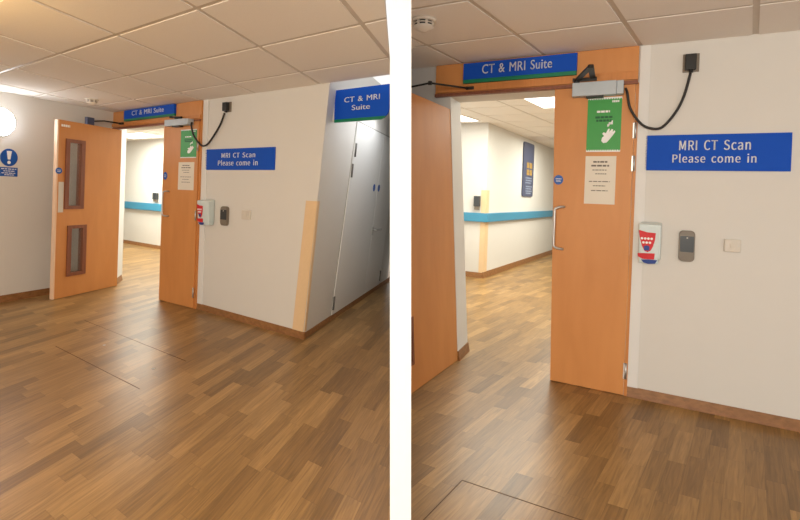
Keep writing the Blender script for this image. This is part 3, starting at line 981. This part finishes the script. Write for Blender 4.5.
# ------------------------------------------------------------------ wall-mounted small things
def sanitiser(fr, u0, u1, ul, z0, z1, label, wall_u0, wall_u1):
    """Gel dispenser: white housing, red shield label with dots, red and blue foot flashes."""
    t = thing('gel_dispenser', fr.P((u0 + u1) / 2, 0, z0), label, 'dispenser')
    d = 0.10
    b = B()
    b.hexa([fr.P(u0 + 0.01, d * 0.85, z0 + 0.05), fr.P(u1, d * 0.85, z0 + 0.05), fr.P(wall_u1, 0.004, z0 + 0.03), fr.P(wall_u0, 0.004, z0 + 0.03),
            fr.P(u0, d, z1), fr.P(u1, d, z1), fr.P(wall_u1, 0.004, z1 + 0.02), fr.P(wall_u0, 0.004, z1 + 0.02)], 0, 0.012)
    b.build('housing', 'disp', t)
    H_ = z1 - z0

    def wf(z):
        k = (z - z0 - 0.05) / (z1 - z0 - 0.05)
        return d * (0.85 + 0.15 * k)
    B().hexa([fr.P(u0 + 0.01, d * 0.85 - 0.01, z0 + 0.012), fr.P(u1 - 0.01, d * 0.85 - 0.01, z0 + 0.012), fr.P(u1 - 0.02, 0.01, z0 + 0.012), fr.P(u0 + 0.02, 0.01, z0 + 0.012),
              fr.P(u0 + 0.01, d * 0.85, z0 + 0.055), fr.P(u1 - 0.01, d * 0.85, z0 + 0.055), fr.P(u1 - 0.02, 0.01, z0 + 0.055), fr.P(u0 + 0.02, 0.01, z0 + 0.055)], 0, 0.006).build('nozzle_tray', 'disp', t)
    L_ = ul - u0

    def pl3(pts, m_, nme, par, off):
        b = B()
        a = [fr.P(u0 + x * L_, wf(z0 + c * H_) + off + 0.001, z0 + c * H_) for x, c in pts]
        q = [fr.P(u0 + x * L_, wf(z0 + c * H_) + off + 0.003, z0 + c * H_) for x, c in pts]
        b.prism(a, q)
        return b.build(nme, m_, par)
    shield = [(0.02, 0.86), (0.50, 0.81), (0.98, 0.80), (0.94, 0.62), (0.84, 0.46), (0.72, 0.36), (0.56, 0.32), (0.38, 0.35), (0.22, 0.48), (0.10, 0.66)]
    sh = pl3(shield[::-1], 'red', 'shield_label', t, 0.002)
    for x, c in ((0.22, 0.655), (0.40, 0.655), (0.58, 0.655), (0.76, 0.655), (0.31, 0.555), (0.49, 0.555), (0.67, 0.555)):
        p = fr.P(u0 + x * L_, wf(z0 + c * H_) + 0.0055, z0 + c * H_)
        B().lathe(p, fr.n, [(0.075 * L_, 0), (0.075 * L_, 0.0015)], 14).build('white_dot', 'white', sh)
    pl3([(0.36, 0.36), (0.64, 0.36), (0.66, 0.46), (0.5, 0.49), (0.34, 0.46)], 'label_blue', 'drop_mark', sh, 0.004)
    pl3([(0.0, 0.28), (0.03, 0.20), (0.30, 0.145), (0.94, 0.15), (0.97, 0.30), (0.40, 0.29)], 'red', 'foot_flash', t, 0.002)
    pl3([(0.22, 0.125), (0.36, 0.055), (0.62, 0.03), (1.0, 0.05), (1.12, 0.14), (0.60, 0.14)], 'label_blue', 'blue_flash', t, 0.002)
    return t


sanitiser(HL, 0.095, 0.325, 0.220, 1.036, 1.335, 'white gel dispenser with red shield label beside the doorway, cream wall', 0.08, 0.31)
sanitiser(HR, 0.034, 0.184, 0.152, 1.036, 1.340, 'white gel dispenser with red shield label on the grey wall edge', 0.05, 0.19)


def reader(fr, u0, u1, z0, z1, label):
    t = thing('card_reader', fr.P((u0 + u1) / 2, 0, z0), label, 'card reader')
    w, h = u1 - u0, z1 - z0
    B().plate(fr, rounded(u0, u1, z0, z1, w * 0.28), 0.0, 0.032, 0, 0.006).build('case', 'reader', t)
    B().plate(fr, rounded(u0 + w * 0.06, u1 - w * 0.06, z0 + h * 0.31, z1 - h * 0.18, w * 0.06), 0.0322, 0.036, 0, 0.001).build('touch_face', 'reader_dark', t)
    b = B().disc(fr, u0 + w * 0.5, z1 - h * 0.235, w * 0.05, w * 0.05, 0.036, 0.0372, n=14)
    b.build('status_light', 'plate', t)


reader(HL, 0.462, 0.588, 1.060, 1.284, 'grey-brown card reader on the cream wall between gel dispenser and switch')
reader(HR, 0.305, 0.404, 1.080, 1.308, 'grey-brown card reader on the grey wall between gel dispenser and switch')


def switch(fr, u0, u1, z0, z1, label):
    t = thing('wall_switch', fr.P((u0 + u1) / 2, 0, z0), label, 'switch')
    w, h = u1 - u0, z1 - z0
    B().box(fr, u0, u1, 0.0, 0.022, z0, z1, 0, 0.006).build('plate', 'plate', t)
    B().box(fr, u0 + w * 0.36, u0 + w * 0.64, 0.0215, 0.028, z0 + h * 0.3, z1 - h * 0.3, 0, 0.002).build('rocker', 'plate', t)
    for x in (0.16, 0.84):
        B().disc(fr, u0 + w * x, (z0 + z1) / 2, w * 0.03, w * 0.03, 0.022, 0.0235, n=12).build('screw', 'steel', t)


switch(HL, 0.835, 0.977, 1.152, 1.256, 'pale switch plate blending into the cream wall below the scan sign')
switch(HR, 0.582, 0.681, 1.174, 1.264, 'pale switch plate on the grey wall below the large scan sign')

# tan corner guard on the outer corner by the cupboards
t = thing('corner_guard', HL.V(1.87, 0, 0), 'tan corner guard on the lower outer corner between cream wall and cupboards', 'corner guard')
gz = 1.40
up = LEAN_L
B().hexa([HL.P(1.695, 0.008, 0.07), HL.P(1.850, 0.008, 0.07), HL.P(1.845, 0.001, 0.07), HL.P(1.695, 0.001, 0.07),
          HL.P(1.695 + up * gz, 0.008, gz), HL.P(1.850 + up * gz, 0.008, gz), HL.P(1.845 + up * gz, 0.001, gz), HL.P(1.695 + up * gz, 0.001, gz)]).build('front_strip', 'guard', t)
B().box(RF, 0.0, 0.045, 0.001, 0.008, 0.07, gz).build('side_strip', 'guard', t)

# round wall lamp on the pale side wall
lampc = (-1.452, 2.196)
t = thing('wall_lamp', LW.P(lampc[0], 0, lampc[1] - 0.17), 'glowing round wall lamp on the pale side wall', 'lamp')
B().disc(LW, lampc[0], lampc[1], 0.146, 0.166, 0.0, 0.03, n=48).build('base_ring', 'white_plastic', t)
b = B()
n = 40
prev = None
for k in range(7):
    a = k / 6 * math.pi / 2
    rr, ww = math.cos(a), 0.03 + 0.055 * math.sin(a)
    ring = [b.bm.verts.new(LW.P(lampc[0] + 0.145 * rr * math.cos(2 * math.pi * i / n), ww, lampc[1] + 0.165 * rr * math.sin(2 * math.pi * i / n))) for i in range(n)] if k < 6 else [b.bm.verts.new(LW.P(lampc[0], ww, lampc[1]))]
    if prev:
        for i in range(n):
            f = b.bm.faces.new([prev[i], prev[(i + 1) % n]] + ([ring[(i + 1) % n], ring[i]] if len(ring) > 1 else [ring[0]]))
            f.smooth = True
    prev = ring
b.build('diffuser', 'lamp', t)


# smoke detectors
def smoke(fr, u, v, zc, r, label):
    c = fr.V(u, v, zc)
    t = thing('smoke_detector', c, label, 'smoke detector')
    k = r / 0.08
    B().lathe(c, -Z, [(0.08 * k, 0), (0.08 * k, 0.012 * k), (0.072 * k, 0.018 * k)]).build('base_plate', 'white_plastic', t)
    B().lathe(c, -Z, [(0.060 * k, 0.016 * k), (0.062 * k, 0.040 * k), (0.05 * k, 0.052 * k)], mi=0).build('vent_chamber', 'black', t)
    b = B()
    for i in range(8):
        a0, a1 = (i + 0.12) / 8 * 2 * math.pi, (i + 0.40) / 8 * 2 * math.pi
        pts = []
        for rr in (0.061 * k, 0.068 * k):
            for a in (a0, a1):
                pts.append((rr * math.cos(a), rr * math.sin(a)))
        q = [pts[0], pts[2], pts[3], pts[1]]
        b.prism([c + Vector((x, y, -0.044 * k)) for x, y in q], [c + Vector((x, y, -0.014 * k)) for x, y in q])
    b.lathe(c, -Z, [(0.069 * k, 0.027 * k), (0.070 * k, 0.030 * k), (0.069 * k, 0.033 * k), (0.060 * k, 0.033 * k), (0.060 * k, 0.027 * k), (0.069 * k, 0.027 * k)])
    b.build('vent_ribs', 'white_plastic', t)
    B().lathe(c, -Z, [(0.064 * k, 0.042 * k), (0.058 * k, 0.054 * k), (0.034 * k, 0.064 * k), (0.018 * k, 0.074 * k), (0.0, 0.077 * k)]).build('sensor_cap', 'white_plastic', t)


smoke(HL, -1.60, -0.72, CL, 0.075, 'small white smoke detector on the ceiling over the wide-open glazed leaf')
smoke(HR, -1.14, -1.12, CR, 0.088, 'large white smoke detector on the ceiling next to the dividing wall')

# ------------------------------------------------------------------ corridor furniture
t = thing('handrail', CLF.P(-4.5, 0, 0.9), 'blue handrail along the corridor wall behind the cream wall', 'handrail')
B().box(CLF, -6.16, -0.4, 0.03, 0.075, 0.892, 1.068, 0, 0.012).build('rail', 'rail', t)
for u in (-5.7, -4.6, -3.0, -1.2):
    B().box(CLF, u - 0.03, u + 0.03, 0.0, 0.032, 0.95, 1.01).build('bracket', 'steel', t)
t = thing('handrail', CRF.P(-3.3, 0, 1.04), 'blue handrail turning the corridor corner under the slate board', 'handrail')
B().box(CRF, -4.6, -3.185, 0.02, 0.065, 1.04, 1.205, 0, 0.01).cut(*CUT_R).build('rail', 'rail', t)
B().box(SD, -0.05, 6.2, 0.02, 0.065, 1.04, 1.205, 0, 0.01).build('rail', 'rail', t)
for s in (0.6, 2.2, 3.8, 5.4):
    B().box(SD, s - 0.03, s + 0.03, 0.0, 0.022, 1.09, 1.15).build('bracket', 'steel', t)


def hand_dispenser(fr, u0, u1, z0, z1, label):
    t = thing('hand_dispenser', fr.P((u0 + u1) / 2, 0, z0), label, 'dispenser')
    h = z1 - z0
    B().box(fr, u0, u1, 0.0, 0.07, z0 + h * 0.25, z1, 0, 0.012).build('housing', 'reader_dark', t)
    B().box(fr, u0 + 0.012, u1 - 0.012, 0.0, 0.055, z0, z0 + h * 0.27, 0, 0.008).build('drip_tray', 'reader', t)


hand_dispenser(CLF, -4.80, -4.64, 1.11, 1.32, 'small dark dispenser above the blue rail behind the cream wall')
hand_dispenser(CRF, -3.455, -3.34, 1.262, 1.518, 'small dark dispenser on the corridor corner beside the pale corner guard')

t = thing('corner_guard', CRF.P(-3.22, 0, 0.1), 'pale tan corner guard on the corridor corner under the slate board', 'corner guard')
B().box(CRF, -3.33, -3.24, 0.001, 0.009, 0.095, 1.63).build('front_strip', 'guard', t)
B().box(SD, 0.002, 0.16, 0.001, 0.008, 0.11, 1.63).build('side_strip', 'guard', t)

t = thing('information_board', SD.P(2.49, 0, 1.56), 'tall slate-blue information board on the bright corridor wall', 'notice board')
B().plate(SD, rounded(2.10, 2.88, 1.55, 2.78, 0.06), 0.0, 0.03, 0, 0.004).build('board', 'board', t)
for (a, c, z0, z1) in ((2.34, 2.52, 2.20, 2.33), (2.56, 2.75, 2.20, 2.33), (2.34, 2.52, 2.04, 2.17), (2.56, 2.75, 2.04, 2.17)):
    B().box(SD, a, c, 0.03, 0.032, z0, z1).build('picture', 'board_pic', t)
strokes(SD, [(2.28, 2.74, 1.975), (2.30, 2.76, 1.92), (2.28, 2.68, 1.865), (2.32, 2.78, 1.78), (2.31, 2.72, 1.73), (2.31, 2.78, 1.675), (2.33, 2.71, 1.625)], 0.03, t, 'board_text', 'print', 0.026)


def ceiling_light(fr, u0, u1, v0, v1, zc, label):
    t = thing('ceiling_light', fr.V((u0 + u1) / 2, (v0 + v1) / 2, zc), label, 'ceiling light')
    q = [(u0, v0), (u1, v0), (u1, v1), (u0, v1)]
    b = B()
    b.prism([fr.V(u, v, zc - 0.012) for u, v in q], [fr.V(u, v, zc) for u, v in q])
    b.build('light_frame', 'white_plastic', t)
    e = 0.03
    q = [(u0 + e, v0 + e), (u1 - e, v0 + e), (u1 - e, v1 - e), (u0 + e, v1 - e)]
    B().prism([fr.V(u, v, zc - 0.016) for u, v in q], [fr.V(u, v, zc - 0.010) for u, v in q]).build('diffuser', 'panel', t)


ceiling_light(HL, -5.35, -4.05, 1.72, 2.42, 2.60, 'bright ceiling light panel behind the cream wall doorway')
ceiling_light(HR, -3.95, -3.26, 3.40, 4.12, 2.88, 'bright ceiling light panel before the corridor corner, near doorway')
ceiling_light(HR, -1.86, -1.16, 2.35, 3.20, 2.88, 'bright ceiling light panel nearest the near doorway header')


# ------------------------------------------------------------------ access hatches let into the floors
def hatch(fr, lines, screws, label, cut):
    t = thing('floor_hatch', fr.V(lines[0][0], lines[0][1], 0), label, 'hatch')
    for (u0, v0, u1, v1) in lines:
        a, c = fr.V(u0, v0, 0), fr.V(u1, v1, 0)
        d = (c - a).normalized().cross(Z) * 0.0022
        B().hexa([a - d, c - d, c + d, a + d, a - d + Z * 0.0012, c - d + Z * 0.0012, c + d + Z * 0.0012, a + d + Z * 0.0012]).build('seam', 'seam', t)
    for (u, v) in screws:
        B().lathe(fr.V(u, v, 0), Z, [(0.012, 0), (0.011, 0.002), (0.0, 0.003)], 14).build('screw', 'steel', t)


hatch(HL, [(-0.30, -1.70, 1.18, -1.70), (-0.80, -1.145, 1.12, -1.145)], [(0.10, -1.40), (0.98, -1.42)], 'dark-seamed access hatch in the strip floor before the cream wall', CUT_L)
hatch(HR, [(-0.454, -1.70, 1.2, -1.715), (-0.454, -1.70, -0.42, -2.75)], [], 'dark-seamed access hatch corner in the strip floor before the near doorway', CUT_R)


# ------------------------------------------------------------------ light
def area(name, loc, tgt, sx, sy, power, col, spread=None):
    l = bpy.data.lights.new(name, 'AREA')
    l.shape = 'RECTANGLE'
    l.size, l.size_y = sx, sy
    l.energy = power
    l.color = col
    o = bpy.data.objects.new(name, l)
    o.location = loc
    o.rotation_euler = (Vector(tgt) - Vector(loc)).to_track_quat('-Z', 'Y').to_euler()
    COL.objects.link(o)
    return o


def point(name, loc, r, power, col):
    l = bpy.data.lights.new(name, 'POINT')
    l.shadow_soft_size = r
    l.energy = power
    l.color = col
    o = bpy.data.objects.new(name, l)
    o.location = loc
    COL.objects.link(o)
    return o


WARM = (1.0, 0.90, 0.74)
NEUT = (1.0, 0.98, 0.95)
CORR = (0.99, 0.99, 0.87)
# unseen fill lamps added behind the viewer to brighten the two halls
point('hall_fill_cupboards', (-2.1, -2.6, 2.0), 0.25, 360, WARM)
point('hall_fill_partition', (-0.45, -2.4, 2.0), 0.25, 270, WARM)
point('hall_fill_grey', (1.6, -2.6, 2.0), 0.25, 45, NEUT)
area('recess_light', (-0.20, 5.5, 2.5), (-0.20, 5.5, 0), 0.15, 1.2, 5, (0.95, 0.98, 1.0))
point('ceiling_lamp_warm', (-2.75, 2.2, 2.25), 0.1, 30, (1.0, 0.62, 0.22))
c = HL.V(-4.6, 1.8, 2.56)
area('corridor_light_cream', c, c - Z, 2.6, 0.8, 130, CORR)
c = HL.V(-1.8, 1.6, 2.56)
area('corridor_light_cream_far', c, c - Z, 2.0, 0.8, 90, CORR)
c = HR.V(-1.9, 3.0, 2.84)
area('corridor_light_grey', c, c - Z, 2.0, 2.0, 140, CORR)
c = HR.V(-1.7, 6.5, 2.84)
area('corridor_light_grey_far', c, c - Z, 2.0, 2.0, 130, CORR)

w = bpy.data.worlds.new('hall_ambient')
SC.world = w
w.use_nodes = True
bg = w.node_tree.nodes['Background']
bg.inputs['Color'].default_value = (1.0, 0.975, 0.945, 1)
bg.inputs['Strength'].default_value = 1.05

# ------------------------------------------------------------------ camera: shift lens, held almost level, rolled two degrees
F_PX, PY, PITCH, ROLL = 461.7, 198.1, 0.0086, 0.0361
cam = bpy.data.cameras.new('camera')
cam.sensor_width = 36.0
cam.lens = 36.0 * F_PX / 800.0
cam.shift_y = -(260.0 - PY) / 800.0
cam.clip_start = 0.05
co = bpy.data.objects.new('camera', cam)
COL.objects.link(co)
fwd = Vector((0, math.cos(PITCH), -math.sin(PITCH)))
up0 = Vector((0, math.sin(PITCH), math.cos(PITCH)))
rt0 = Vector((1, 0, 0))
X = rt0 * math.cos(ROLL) + up0 * math.sin(ROLL)
Y = -rt0 * math.sin(ROLL) + up0 * math.cos(ROLL)
R = Matrix((X, Y, -fwd)).transposed().to_4x4()
R.translation = Vector((0, 0, 1.5))
co.matrix_world = R
SC.camera = co

SC.view_settings.view_transform = 'Standard'
SC.view_settings.look = 'None'
SC.view_settings.exposure = 0.0
SC.view_settings.gamma = 1.0
SC.view_settings.use_curve_mapping = False
